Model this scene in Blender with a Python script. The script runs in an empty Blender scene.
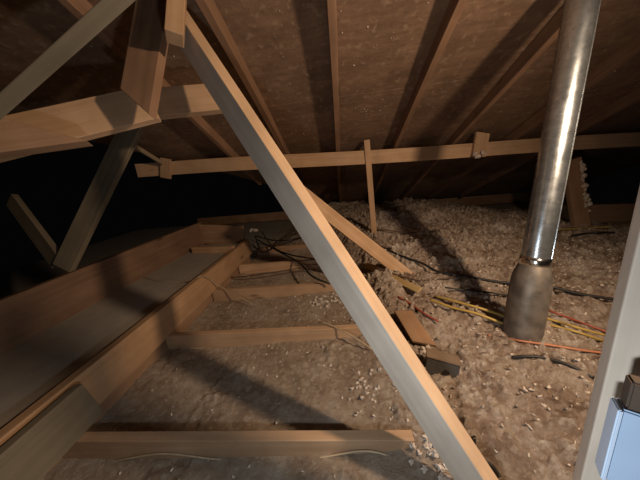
import bpy, bmesh, math, random
from mathutils import Vector as V, Matrix, noise
random.seed(7)
sc = bpy.context.scene
COL = sc.collection
H = 1.0                                     # eye height above the joist tops (metres)
# ------------------------------------------------------------------ camera
F = 240.0
yv = V((25/F, 76/F, 1)).normalized()
zv = -V((80/F, -784/F, 1)).normalized()
zv = (zv - yv*zv.dot(yv)).normalized()
xv = V((1,0,0)); xv = (xv - yv*xv.dot(yv) - zv*xv.dot(zv)).normalized()
RIGHT = V((xv[0], yv[0], zv[0])); UP = V((xv[1], yv[1], zv[1])); FWD = V((xv[2], yv[2], zv[2]))
EYE = V((0,0,H))
def ray(x, y): return RIGHT*((x-320)/F) + UP*((240-y)/F) + FWD
def atd(x, y, d): return EYE + ray(x,y)*d
def atz(x, y, z):
    r = ray(x,y); return EYE + r*((z-H)/r.z)
def atX(x, y, X):
    r = ray(x,y); return EYE + r*(X/r.x)
def atY(x, y, Y):
    r = ray(x,y); return EYE + r*(Y/r.y)
SL = 0.4163; RA = 2.34; RB = 2.243         # roof: sheathing plane z = RA - SL*y, rafter undersides RB
def onroof(x, y, a):
    r = ray(x,y); return EYE + r*((a-H)/(r.z+SL*r.y))
cd = bpy.data.cameras.new('camera'); cam = bpy.data.objects.new('camera', cd); COL.objects.link(cam)
cd.sensor_width = 36; cd.lens = 36*F/640; cd.clip_start = 0.02
m = Matrix((RIGHT, UP, -FWD)).transposed().to_4x4(); m.translation = EYE
cam.matrix_world = m
sc.camera = cam
# ------------------------------------------------------------------ materials
def mat(name):
    M = bpy.data.materials.new(name); M.use_nodes = True
    nt = M.node_tree; return M, nt, nt.nodes['Principled BSDF']
def nd(nt, t, **k):
    n = nt.nodes.new(t)
    for a, b in k.items():
        if a in n.inputs: n.inputs[a].default_value = b
        else: setattr(n, a, b)
    return n
def ramp(nt, src, stops):
    r = nt.nodes.new('ShaderNodeValToRGB'); e = r.color_ramp.elements
    while len(e) < len(stops): e.new(0.5)
    for i, (p, c) in enumerate(stops): e[i].position = p; e[i].color = (*c, 1)
    nt.links.new(src, r.inputs[0]); return r.outputs[0]
def bump(nt, bs, src, st, dist=0.01):
    b = nd(nt, 'ShaderNodeBump', Strength=st, Distance=dist)
    nt.links.new(src, b.inputs['Height']); nt.links.new(b.outputs[0], bs.inputs['Normal'])
def mixc(nt, fac, a, b, mode='MIX'):
    n = nt.nodes.new('ShaderNodeMix'); n.data_type = 'RGBA'; n.blend_type = mode
    for s, v in ((0, fac), (6, a), (7, b)):
        if hasattr(v, 'links'): nt.links.new(v, n.inputs[s])
        else: n.inputs[s].default_value = v if s == 0 else (*v, 1)
    return n.outputs[2]
def wood(name, c0, c1, knot=True, rough=0.75):
    M, nt, bs = mat(name)
    tc = nd(nt, 'ShaderNodeTexCoord'); oi = nd(nt, 'ShaderNodeObjectInfo')
    ad = nd(nt, 'ShaderNodeVectorMath', operation='MULTIPLY_ADD')
    ad.inputs[1].default_value = (1,1,1)
    sc_ = nd(nt, 'ShaderNodeVectorMath', operation='SCALE'); sc_.inputs[0].default_value = (13, 7, 5)
    nt.links.new(oi.outputs['Random'], sc_.inputs['Scale'])
    nt.links.new(tc.outputs['Object'], ad.inputs[0]); nt.links.new(sc_.outputs[0], ad.inputs[2])
    mp = nd(nt, 'ShaderNodeMapping'); mp.inputs['Scale'].default_value = (1.4, 34, 34)
    nt.links.new(ad.outputs[0], mp.inputs[0])
    n1 = nd(nt, 'ShaderNodeTexNoise', Scale=1.0, Detail=5.0, Roughness=0.6, Distortion=0.4)
    nt.links.new(mp.outputs[0], n1.inputs['Vector'])
    n2 = nd(nt, 'ShaderNodeTexNoise', Scale=5.0, Detail=3.0); nt.links.new(ad.outputs[0], n2.inputs['Vector'])
    c = ramp(nt, n1.outputs[0], [(0.3, c0), (0.7, c1)])
    c = mixc(nt, ramp(nt, n2.outputs[0], [(0.35, (0,0,0)), (0.75, (.55,.55,.55))]), c, tuple(x*0.62 for x in c0))
    if knot:
        vo = nd(nt, 'ShaderNodeTexVoronoi', Scale=1.0); mp2 = nd(nt, 'ShaderNodeMapping')
        mp2.inputs['Scale'].default_value = (2.2, 6, 6); nt.links.new(ad.outputs[0], mp2.inputs[0]); nt.links.new(mp2.outputs[0], vo.inputs['Vector'])
        k = ramp(nt, vo.outputs['Distance'], [(0.05, (.75,.75,.75)), (0.14, (0,0,0))])
        c = mixc(nt, k, c, tuple(x*0.35 for x in c0))
    # a little tone difference from board to board
    hs = nd(nt, 'ShaderNodeHueSaturation'); mr = nd(nt, 'ShaderNodeMapRange')
    mr.inputs['To Min'].default_value = 0.85; mr.inputs['To Max'].default_value = 1.1
    nt.links.new(oi.outputs['Random'], mr.inputs['Value']); nt.links.new(mr.outputs[0], hs.inputs['Value'])
    nt.links.new(c, hs.inputs['Color'])
    nt.links.new(hs.outputs[0], bs.inputs['Base Color']); bs.inputs['Roughness'].default_value = rough
    bs.inputs['Specular IOR Level'].default_value = 0.25
    bump(nt, bs, n1.outputs[0], 0.25, 0.003)
    return M
def plain(name, c, rough=0.5, metal=0.0, var=0.25, scale=30):
    M, nt, bs = mat(name)
    tc = nd(nt, 'ShaderNodeTexCoord'); n = nd(nt, 'ShaderNodeTexNoise', Scale=float(scale), Detail=4.0)
    nt.links.new(tc.outputs['Object'], n.inputs['Vector'])
    nt.links.new(ramp(nt, n.outputs[0], [(0.3, tuple(x*(1-var) for x in c)), (0.7, c)]), bs.inputs['Base Color'])
    bs.inputs['Roughness'].default_value = rough; bs.inputs['Metallic'].default_value = metal
    bump(nt, bs, n.outputs[0], 0.12, 0.003)
    return M
W_PINE = wood('pine', (0.47,0.29,0.165), (0.60,0.40,0.25))
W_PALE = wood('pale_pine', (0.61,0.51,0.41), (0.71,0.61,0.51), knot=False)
W_WARM_EDGE = wood('warm_lit_edge_pine', (0.49,0.32,0.19), (0.61,0.43,0.28))  # brace edges only: glow of the warm lamp mixed into the wood colour
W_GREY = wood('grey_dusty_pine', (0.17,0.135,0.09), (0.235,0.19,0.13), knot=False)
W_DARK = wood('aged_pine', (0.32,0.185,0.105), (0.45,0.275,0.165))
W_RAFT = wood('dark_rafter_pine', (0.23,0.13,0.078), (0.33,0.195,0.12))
W_TRAY = wood('tray_pine', (0.43,0.25,0.13), (0.56,0.35,0.20))
W_OLD = wood('weathered_pine', (0.33,0.25,0.165), (0.45,0.35,0.24))
# roof sheathing: plywood with resin stains and specks
SHEATH, nt, bs = mat('sheathing')
tc = nd(nt, 'ShaderNodeTexCoord')
mp = nd(nt, 'ShaderNodeMapping'); mp.inputs['Scale'].default_value = (6, 30, 6); nt.links.new(tc.outputs['Object'], mp.inputs[0])
n1 = nd(nt, 'ShaderNodeTexNoise', Scale=1.0, Detail=6.0, Roughness=0.65, Distortion=0.8); nt.links.new(mp.outputs[0], n1.inputs['Vector'])
n2 = nd(nt, 'ShaderNodeTexNoise', Scale=3.2, Detail=7.0, Roughness=0.7); nt.links.new(tc.outputs['Object'], n2.inputs['Vector'])
n3 = nd(nt, 'ShaderNodeTexNoise', Scale=26.0, Detail=3.0); nt.links.new(tc.outputs['Object'], n3.inputs['Vector'])
c = ramp(nt, n1.outputs[0], [(0.3, (0.165,0.095,0.057)), (0.72, (0.29,0.18,0.112))])
c = mixc(nt, ramp(nt, n2.outputs[0], [(0.42, (0,0,0)), (0.66, (.75,.75,.75))]), c, (0.115,0.068,0.04))
c = mixc(nt, ramp(nt, n3.outputs[0], [(0.56, (0,0,0)), (0.72, (.6,.6,.6))]), c, (0.36,0.25,0.17))
nt.links.new(c, bs.inputs['Base Color']); bs.inputs['Roughness'].default_value = 0.8
bump(nt, bs, n3.outputs[0], 0.5, 0.006)
# insulation
def fluffmat(name, dark, mid, pale, sc1=9.0):
    M, nt, bs = mat(name)
    tc = nd(nt, 'ShaderNodeTexCoord')
    n1 = nd(nt, 'ShaderNodeTexNoise', Scale=sc1, Detail=8.0, Roughness=0.75); nt.links.new(tc.outputs['Object'], n1.inputs['Vector'])
    n2 = nd(nt, 'ShaderNodeTexVoronoi', Scale=55.0); nt.links.new(tc.outputs['Object'], n2.inputs['Vector'])
    n3 = nd(nt, 'ShaderNodeTexNoise', Scale=90.0, Detail=5.0); nt.links.new(tc.outputs['Object'], n3.inputs['Vector'])
    c = ramp(nt, n1.outputs[0], [(0.33, dark), (0.5, mid), (0.68, pale)])
    c = mixc(nt, ramp(nt, n2.outputs['Color'], [(0.45, (0,0,0)), (0.9, (.55,.55,.55))]), c, pale)
    nt.links.new(c, bs.inputs['Base Color']); bs.inputs['Roughness'].default_value = 0.95
    bs.inputs['Specular IOR Level'].default_value = 0.1
    bump(nt, bs, n3.outputs[0], 0.8, 0.012)
    return M
FLUFF = fluffmat('insulation_wool', (0.28,0.19,0.13), (0.48,0.36,0.27), (0.72,0.62,0.53))
DUST = fluffmat('dusty_floor', (0.21,0.14,0.09), (0.33,0.24,0.165), (0.45,0.36,0.28), 5.0)
TUFT = fluffmat('tuft_wool', (0.38,0.29,0.22), (0.54,0.45,0.37), (0.72,0.64,0.56), 40.0)
DRYWALL = plain('drywall_back', (0.42,0.37,0.31), 0.9, 0, 0.15, 8)
# galvanised steel
GALV, nt, bs = mat('galvanised_steel')
tc = nd(nt, 'ShaderNodeTexCoord'); vo = nd(nt, 'ShaderNodeTexVoronoi', Scale=60.0); nt.links.new(tc.outputs['Object'], vo.inputs['Vector'])
nz = nd(nt, 'ShaderNodeTexNoise', Scale=14.0, Detail=4.0); nt.links.new(tc.outputs['Object'], nz.inputs['Vector'])
nt.links.new(ramp(nt, vo.outputs['Color'], [(0.1, (0.40,0.43,0.46)), (0.9, (0.54,0.58,0.61))]), bs.inputs['Base Color'])
bs.inputs['Metallic'].default_value = 0.9
nt.links.new(ramp(nt, nz.outputs[0], [(0.3, (0.22,)*3), (0.7, (0.34,)*3)]), bs.inputs['Roughness'])
bump(nt, bs, nz.outputs[0], 0.06, 0.01)
DULL = plain('dull_dusty_steel', (0.27,0.235,0.20), 0.5, 0.5, 0.6, 16)
TAPE = plain('foil_tape', (0.75,0.73,0.70), 0.22, 1.0, 0.15, 70)
BLACKC = plain('black_cable_sheath', (0.018,0.017,0.016), 0.5)
YELC = plain('yellow_cable_sheath', (0.50,0.34,0.085), 0.5)
REDC = plain('red_cable_sheath', (0.36,0.085,0.05), 0.5)
ORC = plain('orange_cable_sheath', (0.52,0.21,0.11), 0.5)
PALEC = plain('cream_cable_sheath', (0.52,0.40,0.26), 0.55)
BROWNC = plain('brown_cable_sheath', (0.10,0.055,0.03), 0.55)
LATHM = wood('lath_wood', (0.50,0.34,0.15), (0.62,0.44,0.21), knot=False)
GREYB = plain('grey_steel_box', (0.12,0.11,0.10), 0.6, 0.2, 0.3, 20)
CARD = plain('brown_card', (0.22,0.15,0.10), 0.85, 0, 0.25, 15)
BLUEP = plain('pale_blue_plastic', (0.33,0.43,0.58), 0.45, 0, 0.08, 12)
BLUER = plain('pale_blue_rim', (0.48,0.57,0.70), 0.4, 0, 0.05, 12)
DBROWN = plain('dark_brown_lining', (0.07,0.045,0.03), 0.8)
NAIL = plain('nail_steel', (0.35,0.33,0.31), 0.4, 0.9)
# ------------------------------------------------------------------ mesh helpers
def link(name, me, M, parent=None):
    o = bpy.data.objects.new(name, me); COL.objects.link(o)
    if M: me.materials.append(M)
    if parent: o.parent = parent
    return o
def fin(name, bm, M, parent=None, smooth=False):
    me = bpy.data.meshes.new(name); bmesh.ops.recalc_face_normals(bm, faces=bm.faces[:])
    if smooth:
        for f in bm.faces: f.smooth = True
    bm.to_mesh(me); bm.free(); return link(name, me, M, parent)
def tag(o, label, cat, group=None, kind=None):
    if label: o['label'] = label
    if cat: o['category'] = cat
    if group: o['group'] = group
    if kind: o['kind'] = kind
    return o
def board(name, p0, p1, w, t, wdir, M, cut0=0.0, cut1=0.0, off=0.0, toff=0.0, bev=0.003, parent=None, seed=0, rough=0.0012):
    """sawn board along p0-p1; wdir = direction of its width; cut0/cut1 slant the ends (shift of +w edge)"""
    p0 = V(p0); p1 = V(p1); x = (p1-p0); L = x.length; x.normalize()
    y = V(wdir); y = (y - x*y.dot(x)).normalized(); z = x.cross(y)
    n = max(2, int(L/0.08)); bm = bmesh.new(); rings = []
    rnd = random.Random(seed or hash(name) % 1000)
    ph = rnd.uniform(0, 9)
    for i in range(n+1):
        s = i/n; r = []
        wob = math.sin(s*L*1.7+ph)*rough*L
        for (a, b) in ((-.5,-.5),(.5,-.5),(.5,.5),(-.5,.5)):
            sh = (cut0*(1-s) + cut1*s)*a
            r.append(bm.verts.new((-L/2 + s*L + sh, a*w+off+wob, b*t+toff+wob*.5)))
        rings.append(r)
    for i in range(n):
        for k in range(4): bm.faces.new((rings[i][k], rings[i][(k+1)%4], rings[i+1][(k+1)%4], rings[i+1][k]))
    bm.faces.new(rings[0]); bm.faces.new(rings[-1][::-1])
    bmesh.ops.recalc_face_normals(bm, faces=bm.faces[:])
    ed = [e for e in bm.edges if len(e.link_faces)==2 and e.calc_face_angle(0) > 0.6]
    bmesh.ops.bevel(bm, geom=ed, offset=min(bev, t*0.2), segments=2, affect='EDGES', profile=0.5)
    o = fin(name, bm, M)
    mw = Matrix((x, y, z)).transposed().to_4x4(); mw.translation = (p0+p1)/2
    o.matrix_world = mw
    return o
def nails(o, spots, face=1):
    """round nail heads on a board, local x and y given, lying on its +z or -z face"""
    zs = [v.co.z for v in o.data.vertices]; z = max(zs) if face > 0 else min(zs)
    for (x, y) in spots:
        bm = bmesh.new(); bmesh.ops.create_cone(bm, cap_ends=True, segments=10, radius1=.0045, radius2=.0038, depth=.003)
        n = fin('nail_head', bm, NAIL, o); n.location = (x, y, z+.001*face)
def spline(pts, per=8):
    out = []; P = [V(p) for p in pts]; P = [P[0]*2-P[1]] + P + [P[-1]*2-P[-2]]
    for i in range(1, len(P)-2):
        a, b, c, d = P[i-1:i+3]
        for k in range(per):
            t = k/per
            out.append(.5*((2*b)+(c-a)*t+(2*a-5*b+4*c-d)*t*t+(3*b-a-3*c+d)*t**3))
    out.append(P[-2]); return out
def tube(name, pts, r, M, parent=None, seg=8, per=8, flat=1.0):
    Q = spline(pts, per) if per else [V(p) for p in pts]
    c0 = sum(Q, V())/len(Q); bm = bmesh.new(); rings = []; up = V((0,0,1))
    for i, q in enumerate(Q):
        d = (Q[min(i+1,len(Q)-1)] - Q[max(i-1,0)]).normalized()
        s = d.cross(up)
        if s.length < 1e-3: s = V((1,0,0))
        s.normalize(); u = s.cross(d)
        rings.append([bm.verts.new(q-c0+s*math.cos(a)*r+u*math.sin(a)*r*flat) for a in [2*math.pi*k/seg for k in range(seg)]])
    for i in range(len(rings)-1):
        for k in range(seg): bm.faces.new((rings[i][k], rings[i][(k+1)%seg], rings[i+1][(k+1)%seg], rings[i+1][k]))
    bm.faces.new(rings[0][::-1]); bm.faces.new(rings[-1])
    o = fin(name, bm, M, parent, True); o.location = c0; return o
ICO = {}
for k in (1, 2, 3):
    tb = bmesh.new(); bmesh.ops.create_icosphere(tb, subdivisions=k, radius=1.0)
    tb.verts.index_update(); ICO[k] = ([v.co.copy() for v in tb.verts], [[v.index for v in f.verts] for f in tb.faces]); tb.free()
def lump(bm, c, r, sq=(1,1,1), amp=.45, sub=2, fr=1.6):
    vs, fs = ICO[sub]; sd = V((random.uniform(0,99),)*3); c = V(c)
    rot = Matrix.Rotation(random.uniform(0,6.3), 3, V((random.random(),random.random(),random.random()+.01)).normalized())
    nv = []
    for v in vs:
        k = 1 + amp*noise.noise(v*fr+sd) + amp*.6*noise.noise(v*fr*2.7+sd)
        nv.append(bm.verts.new(c + rot @ V((v.x*sq[0], v.y*sq[1], v.z*sq[2]))*k*r))
    for f in fs: bm.faces.new([nv[q] for q in f])
# ------------------------------------------------------------------ heights of the loose insulation
def sst(a, b, x):
    t = max(0, min(1, (x-a)/(b-a))); return t*t*(3-2*t)
def hbase(x, y):
    xb = 0.16 + .25*sst(.66,.60,y) - 0.13*max(0, y-0.6) - 0.25*max(0, y-2.3)
    s = sst(xb-0.12, xb+0.28, x)
    deep = 0.015 + 0.10*max(0, y-0.85) - 0.06*max(0, x-1.2)*max(0, y-1.4)
    if y > 3.2: deep -= 0.12*(y-3.2)
    far = sst(2.75, 3.5, y)*0.10
    bay = -0.106 + 0.035*sst(-.9, .1, x)
    return bay*(1-s) + deep*s + far*(1-s)*sst(-1.2,-.8,x), s
def nub(x, y):                       # rounded wads of wool, 3 to 6 cm across
    p = V((x, y, 0)); w = V((noise.noise(p*13), noise.noise(p*13+V((7,3,1))), 0))*.035
    v = noise.voronoi((p+w)*19.0)[0][0]
    k = max(0, .62 - v)/.62
    m = max(0, min(1, .55 + 1.3*noise.noise(p*4.3+V((2,8,5)))))
    return k*m
def hgt(x, y):
    b, s = hbase(x, y); p = V((x, y, 0))
    n1 = noise.noise(p*2.1+V((3.1,7.7,.4))); n2 = noise.noise(p*5.7+V((8,1,2))); n3 = noise.noise(p*15+V((1,9,4)))
    n4 = noise.noise(p*34+V((4,2,7))); n5 = abs(noise.noise(p*62))
    clump = max(0, n3*.6+n4*.5+.1)
    rich = s*(0.06*n1 + 0.05*n2 + 0.030*clump + .016*n4 + .016*n5 + .050*nub(x, y)*(.55+.45*sst(.9,1.6,y)))
    patch = max(0, noise.noise(p*3.3+V((11,5,0)))+.05 + .35*sst(-.7,.1,x))
    poor = (1-s)*(0.006*n2 + 0.04*clump*patch + .003*n4 + .004*n5)
    return b + rich + poor
def onfluff(x, y, lift=0.0, step=0.01):
    r = ray(x, y); t = 0.35
    while t < 6:
        p = EYE + r*t
        if p.z < hgt(p.x, p.y) + lift: return p
        t += step
    return p
# ------------------------------------------------------------------ SETTING
# roof sheathing: separate panels side by side make the one ceiling, with thin gaps between courses
bm = bmesh.new()
TH = 0.018
def panel(x0, x1, y0, y1, cutleft=None):
    g = 0.003
    def xl(y): return x0 if cutleft is None else max(x0, cutleft(y))
    ny = 6; top = []; bot = []
    for i in range(ny+1):
        y = y0+g+(y1-y0-2*g)*i/ny
        a, b = xl(y)+g, x1-g
        if b - a < .02: a = b-.02
        top.append((bm.verts.new((a, y, RA-SL*y+TH)), bm.verts.new((b, y, RA-SL*y+TH))))
        bot.append((bm.verts.new((a, y, RA-SL*y)), bm.verts.new((b, y, RA-SL*y))))
    for i in range(ny):
        bm.faces.new((*top[i], *top[i+1][::-1])); bm.faces.new((*bot[i], *bot[i+1][::-1]))
        for k in (0,1): bm.faces.new((top[i][k], top[i+1][k], bot[i+1][k], bot[i][k]))
    for i in (0, ny): bm.faces.new((top[i][0], top[i][1], bot[i][1], bot[i][0]))
valley = lambda y: -2.9 + 1.05*max(0, y-1.75)**0.75 if y > 1.75 else -9
rows = [-1.55, -.35, .85, 2.05, 3.25, 4.45, 5.30]
for j in range(len(rows)-1):
    xs = [-3.6, -2.3, -.012, 2.36, 4.4] if j % 2 == 0 else [-3.6, -1.15, 1.14, 4.4]
    for i in range(len(xs)-1):
        if valley((rows[j]+rows[j+1])/2) > xs[i+1]: continue
        panel(xs[i], xs[i+1], rows[j], rows[j+1], valley)
o = fin('ceiling', bm, SHEATH); tag(o, 'underside of the sloping brown plywood roof deck', 'ceiling', kind='structure')
def boxmesh(name, lo, hi, M):
    bm = bmesh.new(); bmesh.ops.create_cube(bm, size=1); c = (V(lo)+V(hi))/2; s = V(hi)-V(lo)
    for v in bm.verts: v.co = V((v.co.x*s.x, v.co.y*s.y, v.co.z*s.z))
    o = fin(name, bm, M); o.location = c; return o
tag(boxmesh('floor', (-5.5,-1.2,-.132), (4.4,5.6,-.116), DRYWALL), 'back of the grey plasterboard ceiling of the room below', 'floor', kind='structure')
tag(boxmesh('wall_back', (-3.6,5.32,-.09), (4.4,5.36,.10), W_DARK), 'low dark wooden wall plate at the eaves', 'wall', kind='structure')
# dusty insulation bed
def gridbed(name, x0, x1, y0, y1, dx, M, fn):
    ys = [y0]
    while ys[-1] < y1: ys.append(ys[-1] + dx*(.72+.30*ys[-1]))
    nx = int((x1-x0)/dx); ny = len(ys)-1; vs = []; fs = []
    for y in ys:
        for i in range(nx+1):
            x = x0+(x1-x0)*i/nx; vs.append((x, y, fn(x, y)))
    for j in range(ny):
        for i in range(nx):
            a = j*(nx+1)+i; fs.append((a, a+1, a+nx+2, a+nx+1))
    me = bpy.data.meshes.new(name); me.from_pydata(vs, [], fs)
    for p in me.polygons: p.use_smooth = True
    return link(name, me, M)
# colour: dusty plasterboard where thin, pale wool where deep
BED, nt, bs = mat('insulation_bed')
at = nd(nt, 'ShaderNodeAttribute', attribute_name='deep')
def fluffcol(nt, dark, mid, pale, s):
    tc = nd(nt, 'ShaderNodeTexCoord')
    n1 = nd(nt, 'ShaderNodeTexNoise', Scale=s, Detail=8.0, Roughness=0.75); nt.links.new(tc.outputs['Object'], n1.inputs['Vector'])
    n2 = nd(nt, 'ShaderNodeTexVoronoi', Scale=50.0); nt.links.new(tc.outputs['Object'], n2.inputs['Vector'])
    c = ramp(nt, n1.outputs[0], [(0.33, dark), (0.5, mid), (0.68, pale)])
    return mixc(nt, ramp(nt, n2.outputs['Color'], [(0.5, (0,0,0)), (0.95, (.6,.6,.6))]), c, pale)
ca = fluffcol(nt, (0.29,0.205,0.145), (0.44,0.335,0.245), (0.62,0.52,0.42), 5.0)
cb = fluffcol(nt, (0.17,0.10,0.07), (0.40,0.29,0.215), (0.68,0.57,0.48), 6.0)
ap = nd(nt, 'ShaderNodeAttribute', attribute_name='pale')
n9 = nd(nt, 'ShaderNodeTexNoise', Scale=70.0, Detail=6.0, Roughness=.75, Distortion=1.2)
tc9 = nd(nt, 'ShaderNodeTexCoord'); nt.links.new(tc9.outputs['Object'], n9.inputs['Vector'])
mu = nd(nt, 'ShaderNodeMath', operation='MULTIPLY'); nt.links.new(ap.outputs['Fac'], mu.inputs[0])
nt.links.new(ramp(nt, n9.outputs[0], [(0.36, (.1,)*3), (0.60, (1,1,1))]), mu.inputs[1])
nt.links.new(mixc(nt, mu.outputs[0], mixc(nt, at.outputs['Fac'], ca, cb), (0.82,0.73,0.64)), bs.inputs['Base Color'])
tc = nd(nt, 'ShaderNodeTexCoord'); n3 = nd(nt, 'ShaderNodeTexNoise', Scale=70.0, Detail=8.0, Roughness=.8, Distortion=1.5); nt.links.new(tc.outputs['Object'], n3.inputs['Vector'])
bump(nt, bs, n3.outputs[0], 1.0, 0.022); bs.inputs['Roughness'].default_value = .95; bs.inputs['Specular IOR Level'].default_value = .1
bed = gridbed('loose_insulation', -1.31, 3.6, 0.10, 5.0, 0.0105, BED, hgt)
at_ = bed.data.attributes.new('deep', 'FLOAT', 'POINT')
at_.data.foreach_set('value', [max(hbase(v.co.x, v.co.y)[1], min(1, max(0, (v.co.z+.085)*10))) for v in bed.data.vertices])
ap_ = bed.data.attributes.new('pale', 'FLOAT', 'POINT')
def pale(x, y):
    p = V((x, y, 0)); a = noise.noise(p*34+V((4,2,7))); b = noise.noise(p*70+V((1,3,5))); s = hbase(x, y)[1]
    z = noise.noise(p*3.3+V((11,5,0)))
    return max(0, min(1, (a*.6+b*.6+z*.5-.30+.10*s + s*.75*nub(x, y))*3.0))*(.35+.6*s)
ap_.data.foreach_set('value', [pale(v.co.x, v.co.y) for v in bed.data.vertices])
tag(bed, 'loose brown and white insulation spread between and over the joists', 'insulation', kind='stuff')
# loose tufts lying on it
bm = bmesh.new(); n = 0
while n < 5200:
    x = random.uniform(-1.2, 2.9); y = random.uniform(.45, 3.9); s = hbase(x, y)[1]
    if random.random() > .30 + .7*s + .25*(y > 1.2)*(x > -.75): continue
    if s < .4 and min(abs(y-j) for j in (.65,1.30,1.92,2.50)) < .03 : continue
    r = random.choice((.003,.004,.005,.006,.007,.009))*(1 if s > .5 else .8)*(.7+.3*min(1.6,y))
    z = hgt(x, y)
    lump(bm, (x, y, z + r*.25), r, (1.3, random.uniform(.5,1), random.uniform(.35,.7)), 1.15, 2, 1.9); n += 1
o = fin('insulation_tufts', bm, TUFT, None, True)
tag(o, 'small pale insulation tufts scattered over the insulation bed', 'insulation', kind='stuff')
# specks stuck to the roof deck
bm = bmesh.new()
for (cx, cy, k, sp) in ((375,108,7,.07),(372,98,5,.05),(395,25,6,.12),(300,130,5,.15),(270,40,6,.2),(130,60,10,.16),(100,65,9,.16),(600,70,5,.15),(350,70,7,.2)):
    c = onroof(cx, cy, RA)
    for i in range(k):
        x = c.x+random.gauss(0, sp); y = c.y+random.gauss(0, sp*.7); r = random.uniform(.002,.0055)
        lump(bm, (x, y, RA-SL*y-r*.3), r, (1,1,.7), .5, 1)
tag(fin('deck_specks', bm, TUFT, None, True), 'pale wool specks stuck to the underside of the roof deck', 'insulation', kind='stuff')
# ------------------------------------------------------------------ JOISTS
G = 'ceiling joists running across the attic'
JT = .04; JW = .115
joists = [(.645, .19, 'nearest ceiling joist at the foot of the photo, ending beside the pale brace'),
          (1.30, .12, 'second ceiling joist from the front, with a pale cable along its face'),
          (1.915, .02, 'third ceiling joist from the front, half buried at its right end'),
          (2.50, -.15, 'fourth ceiling joist from the front, with a dark wire draped across it'),
          (3.10, -.30, 'farthest ceiling joist, under the tangle of dark wires')]
for i, (y, x1, lb) in enumerate(joists):
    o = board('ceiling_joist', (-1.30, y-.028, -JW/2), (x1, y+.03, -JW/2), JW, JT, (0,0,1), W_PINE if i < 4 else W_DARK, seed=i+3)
    tag(o, lb, 'joist', G)
# ------------------------------------------------------------------ RAISED TRAY FRAME at the left
G = 'boards framing the plasterboard tray'
BX = -1.255
o = board('tray_board', (BX-.025, .22, .10), (BX-.055, 2.86, .10), .205, .05, (0,0,1), W_TRAY, seed=11, cut1=-.05)
tag(o, 'long edge board between the plasterboard tray and the open joists', 'board', G)
nails(o, [(-.25,.05),(-.28,-.05),(.6,.06),(.6,-.05)], -1)
o = board('tray_board', (-2.06, .35, .29), (-1.98, 2.95, .29), .31, .045, (0,0,1), W_RAFT, seed=12)
tag(o, 'tall dark board along the far left side of the plasterboard tray', 'board', G)
o = board('tray_board', (-1.97, 2.93, .29), (-1.36, 2.88, .235), .27, .04, (0,0,1), W_DARK, seed=13)
tag(o, 'wide dark board closing the far end of the plasterboard tray', 'board', G)
o = board('tray_board', (-1.88, 2.56, .190), (-1.33, 2.50, .190), .075, .05, (0,0,1), W_TRAY, seed=14)
tag(o, 'short low block lying across the far end of the tray', 'board', G)
o = board('tray_gap_backing', (-1.315, .22, -.058), (-1.33, 2.84, -.058), .115, .026, (0,0,1), W_DARK, seed=16)  # added dark strip, stands in for the shadow in the gap below the board
tag(o, 'added dark backing for the shaded gap under the long edge board of the tray, joists butting against it', 'backing')
o = board('sister_board', (-1.190, .24, .100), (-1.213, .715, .100), .20, .038, (0,0,1), W_GREY, cut1=-.03, seed=15)
tag(o, 'short olive-brown board nailed against the outside of the tray, bottom left corner', 'board')
nails(o, [(.16,.05),(.17,-.05)], -1)
bm = bmesh.new()
o = boxmesh('drywall_panel', (-2.02,.3,.138), (-1.310,2.87,.152), DRYWALL)
tag(o, 'grey plasterboard sheet lying in the wooden tray at the left', 'panel')
# ------------------------------------------------------------------ RAFTERS
G = 'roof rafters'
rx = [(-1.13,'roof rafter seen under the left cross beam'),
      (-.57,'roof rafter just right of the long pale brace'),
      (-.012,'roof rafter running straight up the middle of the photo'),
      (.585,'roof rafter right of the middle one, towards the thin hanging batten'),
      (1.18,'roof rafter left of the steel flue pipe'),
      (1.78,'roof rafter crossing behind the steel flue pipe'),
      (2.38,'roof rafter at the far right of the flue pipe')]
nrm = V((0, SL, 1)).normalized()
for i, (x, lb) in enumerate(rx):
    ye = 5.05
    if x < -.9: ye = 3.4
    zc = (RA+RB)/2
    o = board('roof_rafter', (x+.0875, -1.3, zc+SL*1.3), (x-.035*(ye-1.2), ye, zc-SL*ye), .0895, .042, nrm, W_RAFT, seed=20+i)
    tag(o, lb, 'rafter', G)
# ------------------------------------------------------------------ PURLIN and what hangs from it
pa = onroof(137, 164, RB); pb = onroof(640, 132.5, RB)
d = (pb-pa); pb = pa + d*1.25
PW = .135
o = board('purlin', pa+V((0,-.02,-PW/2-.002)), pb+V((0,-.02,-PW/2-.002)), PW, .04, (0,0,1), W_PINE, seed=31)
tag(o, 'long horizontal timber nailed across the underside of the rafters', 'purlin')
def onpur(px, py, lift=0.0):          # point on the front face of the purlin
    n = d.cross(V((0,0,1))).normalized(); q = pa+V((0,-.04,0)) - n*0
    r = ray(px, py); t = (q-EYE).dot(n)/r.dot(n); p = EYE+r*t
    s = 1 if n.dot(EYE-p) > 0 else -1
    return p + n*s*lift
a = onpur(481, 133, .02); b = onpur(477, 157, .02)
o = board('wood_block', a, b, .135, .036, d, W_PINE, seed=33, cut0=.02)
tag(o, 'short wood block nailed upright on the purlin left of the flue pipe', 'block')
bm = bmesh.new(); c = onpur(478, 153, .05)
for i in range(16):
    lump(bm, c+V((random.uniform(-.07,.06), random.uniform(-.02,.02), random.uniform(-.035,.02))), random.uniform(.012,.024), (1,.7,.8), .5, 2)
tag(fin('insulation_clump', bm, TUFT, None, True), 'white insulation clump caught on the purlin block', 'insulation')
a = onpur(167, 158.5, .02); b = onpur(167, 178, .02)
o = board('wood_block', a, b, .10, .036, d, W_PINE, seed=34)
tag(o, 'small wood block at the left end of the purlin', 'block')
a = onpur(166, 163, .06); b = onroof(128, 139, RB)
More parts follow.
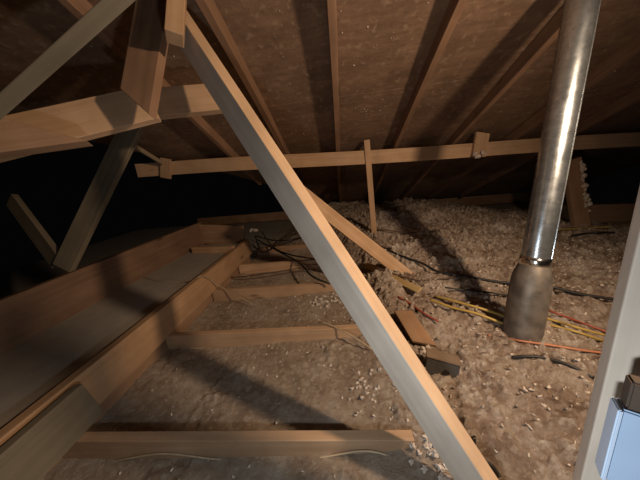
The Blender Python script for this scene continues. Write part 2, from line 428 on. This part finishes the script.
o = board('wood_strip', b+V((0,-.02,-.02)), a, .04, .02, (0,0,1), W_OLD, seed=35)
tag(o, 'thin wood strip slanting up left from the small block on the purlin', 'strip')
a = onpur(366.5, 140, .012); fb = onfluff(375, 243); ln = (a - atY(375, 243, a.y)).length
b = atY(375, 244, a.y+.02)
o = board('hanging_batten', a, b, .058, .022, (1,0,0), W_PINE, seed=36, rough=.0008)
tag(o, 'thin upright batten hanging from the purlin to the insulation', 'batten')
# ------------------------------------------------------------------ NEAR TRUSS at the left
B0 = atd(431,400,.72); B1 = atd(219,75,.95); u = (B1-B0).normalized()
e1 = V((-.48,.50,-.72)); e1 = (e1-u*e1.dot(u)).normalized(); e2 = e1.cross(u)
if e2.dot(V((.72,.69,0))) < 0: e2 = -e2
bw, bt = .125, .05
cc = e1*bw/2 + e2*bt/2
foot = B0 - u*.40; head = B0 + u*1.86
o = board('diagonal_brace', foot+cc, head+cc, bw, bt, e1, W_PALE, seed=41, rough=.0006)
o.data.materials.append(W_WARM_EDGE)          # narrow edges tinted orange, warm lamp light put into their colour; wide faces pale
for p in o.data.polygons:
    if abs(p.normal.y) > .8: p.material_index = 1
tag(o, 'long pale timber brace crossing the photo from upper left to lower right', 'brace')
# hung cluster
vpl = FWD                        # viewing axis used only to give boards their facing
a = atd(160, -22, 1.05); b = atd(138.5, 105, 1.0)
o = board('hanging_post', a, b, .137, .045, RIGHT, W_RAFT, cut1=.10, seed=42)
tag(o, 'dark upright post with slanted foot in front of the left cross beam', 'post')
a = atd(178, -14, .97); b = atd(174.5, 39, .93)
o = board('wood_block', a, b, .062, .06, RIGHT+FWD*.5, W_PINE, seed=43)
tag(o, 'wood block fixed at the top between the dark post and the pale brace', 'block')
a = atd(-30, 147, .98); b = atd(153, 104, 1.15)
o = board('cross_beam', a, b, .155, .045, UP, W_PINE, seed=44)
tag(o, 'left cross beam with a dark knot, ending behind the dark post', 'beam')
a = atd(140, 106, 1.21); b = atd(229, 97.5, 1.27)
o = board('cross_beam', a, b, .14, .045, UP, W_PINE, seed=45)
tag(o, 'right cross beam running from the dark post to the pale brace', 'beam')
a = atd(-60, 143, .80); b = atd(44, 131, .90)
o = board('beam_end', a, b, .135, .06, UP, W_DARK, cut1=-.24, cut0=0, seed=46)
tag(o, 'slant-cut timber end overlapping the left cross beam at the photo edge', 'beam')
a = atd(-14, 119, .78); b = atd(158, -36, .66)
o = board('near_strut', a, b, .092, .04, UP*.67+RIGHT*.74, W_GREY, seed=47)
tag(o, 'broad pale strut rising across the top left corner', 'strut')
a = atX(64, 268, -2.10); b = onroof(137, 116, RB-.03)
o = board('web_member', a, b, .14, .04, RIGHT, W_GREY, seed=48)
tag(o, 'slanting web timber rising from the tall tray board to the rafters', 'web')
a = atX(58, 262, -2.16); b = atX(12, 200, -2.75)
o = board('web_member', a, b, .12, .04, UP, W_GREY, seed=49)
tag(o, 'short web timber leaning left from the foot of the longer one', 'web')
# middle web lying down into the insulation
a = atd(298, 190, 1.75); fl = onfluff(402, 272); b = fl
o = board('web_member', a, b+(b-a).normalized()*.12, .10, .045, UP+RIGHT*.5, W_PINE, seed=50)
tag(o, 'slanting web timber behind the pale brace running down into the insulation', 'web')
# right background
a = atd(571, 160, 2.45); b = atd(581, 228, 2.62)
o = board('short_brace', a, b, .16, .05, RIGHT, W_DARK, seed=51)
tag(o, 'short brown brace behind the flue pipe with fluff on its edge', 'brace')
bm = bmesh.new()
for i in range(22):
    t = i/22; c = a.lerp(b, .05+.7*t) + RIGHT*.075 - FWD*.02
    lump(bm, c+V((random.uniform(-.02,.025),0,random.uniform(-.02,.02))), random.uniform(.015,.032), (1,.8,.9), .5, 2)
tag(fin('insulation_clump', bm, TUFT, None, True), 'pale insulation clump stuck along the short brown brace', 'insulation')
a = atd(548, 215, 2.85); b = atd(660, 212, 2.75)
o = board('cross_board', a, b, .22, .04, (0,0,1), W_DARK, seed=52)
tag(o, 'brown board on edge in the insulation at the far right', 'board')
# near post on the right
a = atd(614, 480, .50); b = atd(690, 200, .39)
pd = (b-a); PT = .045 if pd.normalized().cross(RIGHT).dot(FWD) > 0 else -.045
o = board('near_post', a-pd*.50, b+pd*.7, .100, .045, (.86,-.5,0), W_PALE, seed=53, rough=.0004)
tag(o, 'pale upright post standing close at the right edge', 'post')
# pale blue box beside it
root = bpy.data.objects.new('plastic_box', None); COL.objects.link(root)
c = atd(651, 455, .40); root.location = c
zz = (b-a).normalized(); xx = V((.86,-.5,0)); xx = (xx - zz*xx.dot(zz)).normalized(); yy = zz.cross(xx)
mw = Matrix((xx, yy, zz)).transposed().to_4x4(); mw.translation = c; root.matrix_world = mw
def cb(bm, lo, hi, bev=.004):
    g = bmesh.ops.create_cube(bm, size=1); lo = V(lo); hi = V(hi)
    for v in g['verts']: v.co = V((lo[i]+(v.co[i]+.5)*(hi[i]-lo[i]) for i in range(3)))
def cbox(name, lo, hi, M, par, bev=.003):
    bm = bmesh.new(); cb(bm, lo, hi)
    bmesh.ops.bevel(bm, geom=bm.edges[:], offset=bev, segments=2, affect='EDGES')
    return fin(name, bm, M, par)
cbox('body', (-.045,-.012,-.075), (.06,.022,.073), BLUEP, root)
tag(cbox('rim', (-.050,-.017,-.075), (-.044,.020,.073), BLUER, root, .002), 'paler rim', None)
tag(cbox('lid', (-.040,-.008,.0735), (.06,.020,.125), DBROWN, root), 'dark brown top', None)
tag(root, 'pale blue plastic box against the post in the bottom right corner', 'box')
# ------------------------------------------------------------------ FLUE PIPE
P0 = onfluff(521.5, 334); P0.z -= .08
top = atd(582, 0, 1.03); ax = (top-P0).normalized()
root = bpy.data.objects.new('flue_pipe', None); COL.objects.link(root)
s = V((1,0,0)); s = (s-ax*s.dot(ax)).normalized(); q = ax.cross(s)
mw = Matrix((s, q, ax)).transposed().to_4x4(); mw.translation = P0; root.matrix_world = mw
def lathe(name, prof, M, par, seg=48, wob=0.0):
    bm = bmesh.new(); rings = []
    for (r, z) in prof:
        rings.append([bm.verts.new(((r+wob*noise.noise(V((math.cos(2*math.pi*k/seg)*2, math.sin(2*math.pi*k/seg)*2, z*14))))*math.cos(2*math.pi*k/seg),
                                    (r+wob*noise.noise(V((math.cos(2*math.pi*k/seg)*2, math.sin(2*math.pi*k/seg)*2, z*14+9))))*math.sin(2*math.pi*k/seg), z)) for k in range(seg)])
    for i in range(len(rings)-1):
        for k in range(seg): bm.faces.new((rings[i][k], rings[i][(k+1)%seg], rings[i+1][(k+1)%seg], rings[i+1][k]))
    return fin(name, bm, M, par, True)
# length along the axis of the pixel row where sleeve ends
def along(px, py):
    r = ray(px, py); w = P0-EYE; A = ax.dot(ax); B = ax.dot(r); Cc = r.dot(r); D = ax.dot(w); E_ = r.dot(w)
    return (B*E_ - Cc*D)/(A*Cc - B*B)
zs = along(530, 262); zt = (RA-SL*top.y+.12 - P0.z)/ax.z
R1, R2 = .057, .082
lathe('upper_pipe', [(R1,zs-.03),(R1,zs+.30),(R1,zs+.6),(R1,zt*.75),(R1,zt)], GALV, root)
tag(lathe('lower_sleeve', [(R2,-.14),(R2,.05),(R2,zs*.45),(R2,zs*.78),(R2-.004,zs*.86),(R1+.006,zs-.012),(R1+.002,zs)], DULL, root, wob=.003), 'dull dusty lower sleeve', None)
tag(lathe('foil_tape', [(R1+.002,zs-.014),(R1+.0055,zs-.010),(R1+.005,zs+.004),(R1+.006,zs+.014),(R1+.0045,zs+.026),(R1+.001,zs+.030)], TAPE, root, 64, wob=.004), 'shiny crumpled foil tape', None)
bm = bmesh.new(); cb(bm, (-.004,-R1-.0025,zs+.03), (.004,-R1+.002,zt-.02)); sm = fin('lock_seam', bm, GALV, root)
sm.rotation_euler.z = .9
tag(root, 'galvanised steel flue pipe rising from the insulation to the roof', 'pipe')
# ------------------------------------------------------------------ DEBRIS
def fluffpts(px, lift): return [onfluff(x, y, lift) + V((0,0,lift*.3)) for x, y in px]
def cable(label, px, r, M, lift=None, name='cable', pts=None, cat='cable', group=None):
    P = pts or fluffpts(px, r if lift is None else lift)
    o = tube(name, P, r, M); tag(o, label, cat, group); return o
def onsleeve(px, py):
    r = ray(px, py); t = .6
    while t < 1.6:
        p = EYE + r*t; k = p - P0
        if (k - ax*k.dot(ax)).length < R2+.014: break
        t += .002
    return p
GC = 'cables lying over the insulation'
cable('thick black cable crossing the insulation and passing behind the flue pipe', [(378,246),(400,256),(422,264),(437,272),(460,276),(501,283),(546,287),(580,295),(618,301)], .0095, BLACKC, .022, group=GC)
cable('thin dark cable curving just below the thick black one', [(376,268),(402,277),(418,281),(437,280),(463,277)], .006, BROWNC, .018, group=GC)
cable('short black cable entering the insulation left of the flue pipe', [(445,288),(470,291),(490,293),(508,296)], .006, BLACKC, .012, group=GC)
cable('yellow cable, upper of the pair left of the pipe sleeve', [(436,297),(458,303),(480,309),(508,318)], .0075, YELC, .016, group=GC)
cable('yellow cable, lower of the pair left of the pipe sleeve', [(430,300),(452,308),(476,314),(505,325)], .0075, YELC, .012, group=GC)
cable('yellow cable, upper of the pair right of the pipe sleeve', [(538,317),(556,322),(576,328),(604,336)], .0065, YELC, .016, group=GC)
cable('yellow cable, lower of the pair right of the pipe sleeve', [(536,322),(556,327),(578,333),(602,341)], .0065, YELC, .012, group=GC)
cable('dull red cable slanting away right of the pipe sleeve', [(538,307),(556,314),(580,323),(612,335)], .006, REDC, .018, group=GC)
cable('orange cable passing in front of the pipe sleeve', None, .0052, ORC, pts=[onfluff(488,335,.012), onsleeve(505,338), onsleeve(521,341), onsleeve(535,343), onfluff(556,346,.015), onfluff(580,350,.02), onfluff(604,353,.012)], group=GC)
cable('black cable at the foot of the pipe sleeve', [(512,358),(524,357),(540,358),(567,365),(594,379)], .007, BLACKC, .012, group=GC)
cable('dark red cable beside the brown wood scrap', [(398,297),(410,304),(424,314),(438,322)], .0065, REDC, .012, group=GC)
cable('short dark cable end beside the foot of the pale brace', [(473,438),(475,449),(482,459),(492,467),(500,478)], .007, BLACKC, .012, group=GC)
cable('dark wire on the far insulation right of the thin batten', [(352,232),(380,230),(410,233),(440,231)], .007, BROWNC, .012, group=GC)
cable('yellowish wire on the insulation behind the flue pipe', [(552,231),(575,229),(595,228),(612,227)], .008, YELC, .014, group=GC)
cable('black wire on the insulation below the brown board at the far right', [(572,236),(586,234),(600,233),(614,233)], .009, BLACKC, .02, group=GC)
# (kept just clear of the sleeve)
# pale cables along joists
def joistface(y0, y1, px):            # on the front face of a joist
    out = []
    for (x, y) in px:
        p = atY(x, y, y0-JT/2-.004); t = (p.x+1.34)/(1.5); p = atY(x, y, y0+(y1-y0)*t-JT/2-.009); out.append(p)
    return out
cable('cream cable stapled along the face of the nearest joist', None, .0035, PALEC, pts=joistface(.617, .675, [(60,468),(90,466),(142,456),(169,454),(205,458),(240,462),(280,463),(324,457),(365,451),(398,458)]))
cable('cream cable along the lower face of the second joist', None, .0045, PALEC, pts=joistface(1.272, 1.33, [(178,347),(210,349),(267,349),(315,350),(345,346),(366,340)]))
cable('cream cable crossing over the second joist behind the pale brace', None, .0045, PALEC, pts=[atz(322,322,.012), atz(335,327,.012), atz(352,336,-.0), atz(372,349,-.03)])
cable('cream cable running across the plasterboard tray and over its edge board', None, .0045, PALEC,
      pts=[atz(124,262,.158), atz(140,275,.158), atz(160,281,.158), atz(184,282,.158), atz(194,280,.19), atz(203,276,.208), atX(216,284,-1.245), atz(240,297,-.02), atz(252,304,-.06)])
cable('dark wire draped across the fourth joist', None, .006, BROWNC, pts=[atz(222,277,-.06), atz(240,277,-.04), atz(262,274,.007), atz(282,271,.007), atz(300,268,.007), atz(318,268,.01)])
GT = 'tangled dark wires at the far end of the joists'
for i, (lb, px) in enumerate((('dark wire in the far tangle, highest of the bundle', [(256,236),(272,240),(290,240),(308,236),(322,240)]),
           ('dark wire in the far tangle, sagging down towards the fourth joist', [(262,232),(272,246),(288,254),(308,258),(330,262)]),
           ('dark wire in the far tangle, running down behind the pale brace', [(258,240),(276,250),(298,262),(312,276),(330,284)]),
           ('dark wire in the far tangle, looping up at the tray corner', [(252,244),(262,252),(276,246),(286,236),(300,232)]))):
    cable(lb, None, .009, BROWNC if i % 2 else BLACKC, pts=[atz(x, y, .03+.02*((k+i) % 3)) for k, (x, y) in enumerate(px)], group=GT)
# lath in the insulation
a = onfluff(366, 266, .045); b = onfluff(420, 292, .045)
o = board('wood_lath', a+V((0,0,.012)), b+V((0,0,.012)), .05, .012, (0,1,.2), LATHM, seed=61); tag(o, 'yellowish wood lath lying on the insulation right of the pale brace', 'lath')
# scrap of wood
a = onfluff(403, 313, .02); b = onfluff(424, 346, .02)
o = board('wood_scrap', a+V((0,0,.012)), b+V((0,0,.012)), .10, .016, (1,.2,.1), W_DARK, seed=62, cut0=.03, cut1=.06); tag(o, 'reddish brown wood scrap lying on insulation beside the pale brace', 'scrap')
# box on the insulation
root = bpy.data.objects.new('metal_box', None); COL.objects.link(root)
c = onfluff(440, 372); root.location = c+V((0,0,-.005)); root.rotation_euler = (-.12, .10, -.30)
cbox('body', (-.07,-.032,-.02), (.07,.032,.085), GREYB, root)
tag(cbox('cover', (-.072,-.034,.0855), (.072,.036,.092), CARD, root, .002), 'brown dusty cover', None)
bm = bmesh.new(); bmesh.ops.create_cone(bm, cap_ends=True, segments=16, radius1=.013, radius2=.013, depth=.006)
k = fin('knockout', bm, BLACKC, root); k.rotation_euler = (math.pi/2,0,0); k.location = (.02,-.034,.034)
tag(root, 'small dark grey metal box with brown cover on the insulation', 'box')
bm = bmesh.new(); c = onfluff(424, 351)
for i in range(5): lump(bm, c+V((random.uniform(-.02,.02),random.uniform(-.01,.01),random.uniform(.0,.02))), random.uniform(.014,.022), (1.2,.8,.8), .5, 2)
tag(fin('insulation_clump', bm, TUFT, None, True), 'white insulation clump between the wood scrap and the metal box', 'insulation')
# larger clumps: beside the brace foot, on the second bay, at tray corner
def clump(label, px, n, sp, rr, lift=0.0, sq=.6):
    bm = bmesh.new(); c = onfluff(*px)
    for i in range(n):
        x = c.x+random.gauss(0, sp); y = c.y+random.gauss(0, sp*.8); r = random.uniform(*rr)
        lump(bm, (x, y, hgt(x, y)+r*.3+lift), r, (1.2,.9,sq), 1.0, 3, 2.0)
    tag(fin('insulation_clump', bm, TUFT, None, True), label, 'insulation', kind='stuff')
clump('pale insulation clump heaped left of the foot of the brace', (432, 448), 26, .045, (.008,.018))
clump('white insulation clump in the bay behind the second joist', (322, 302), 30, .06, (.006,.016))
clump('white insulation clump in the front bay beside the pale brace', (366, 388), 34, .06, (.004,.010))
clump('pale insulation clump half covering the lower end of the slanting web', (380, 256), 24, .07, (.012,.026))
bm = bmesh.new(); c = atz(254, 231, .23)
for i in range(5): lump(bm, c+V((random.uniform(-.04,.04),random.uniform(-.02,.02),random.uniform(-.01,.02))), random.uniform(.015,.03), (1.4,.8,.7), .5, 2)
tag(fin('insulation_clump', bm, TUFT, None, True), 'small white insulation clump on the far end of the tray edge board', 'insulation')
# ------------------------------------------------------------------ LIGHT
def lamp(name, kind, loc, col, e, r, aim=None, cone=170):
    l = bpy.data.lights.new(name, kind); l.color = col; l.energy = e; l.shadow_soft_size = r
    o = bpy.data.objects.new(name, l); COL.objects.link(o); o.location = loc
    if aim:
        o.rotation_euler = (V(aim)-V(loc)).to_track_quat('-Z', 'Y').to_euler()
        l.spot_size = math.radians(cone); l.spot_blend = 1.0
    return o
lamp('work_lamp', 'SPOT', (1.12, .38, 1.47), (1.0,.735,.50), 122, .045, (-.3, 1.5, .0), 176)
lamp('phone_lamp', 'POINT', (.04, .05, .58), (.84,.93,1.0), 12.5, .03)
w = bpy.data.worlds.new('world'); sc.world = w; w.use_nodes = True
w.node_tree.nodes['Background'].inputs[0].default_value = (.02,.02,.025,1); w.node_tree.nodes['Background'].inputs[1].default_value = 0.05
sc.view_settings.view_transform = 'Standard'; sc.view_settings.look = 'None'
sc.view_settings.exposure = 0.0; sc.view_settings.gamma = 1.0; sc.view_settings.use_curve_mapping = False
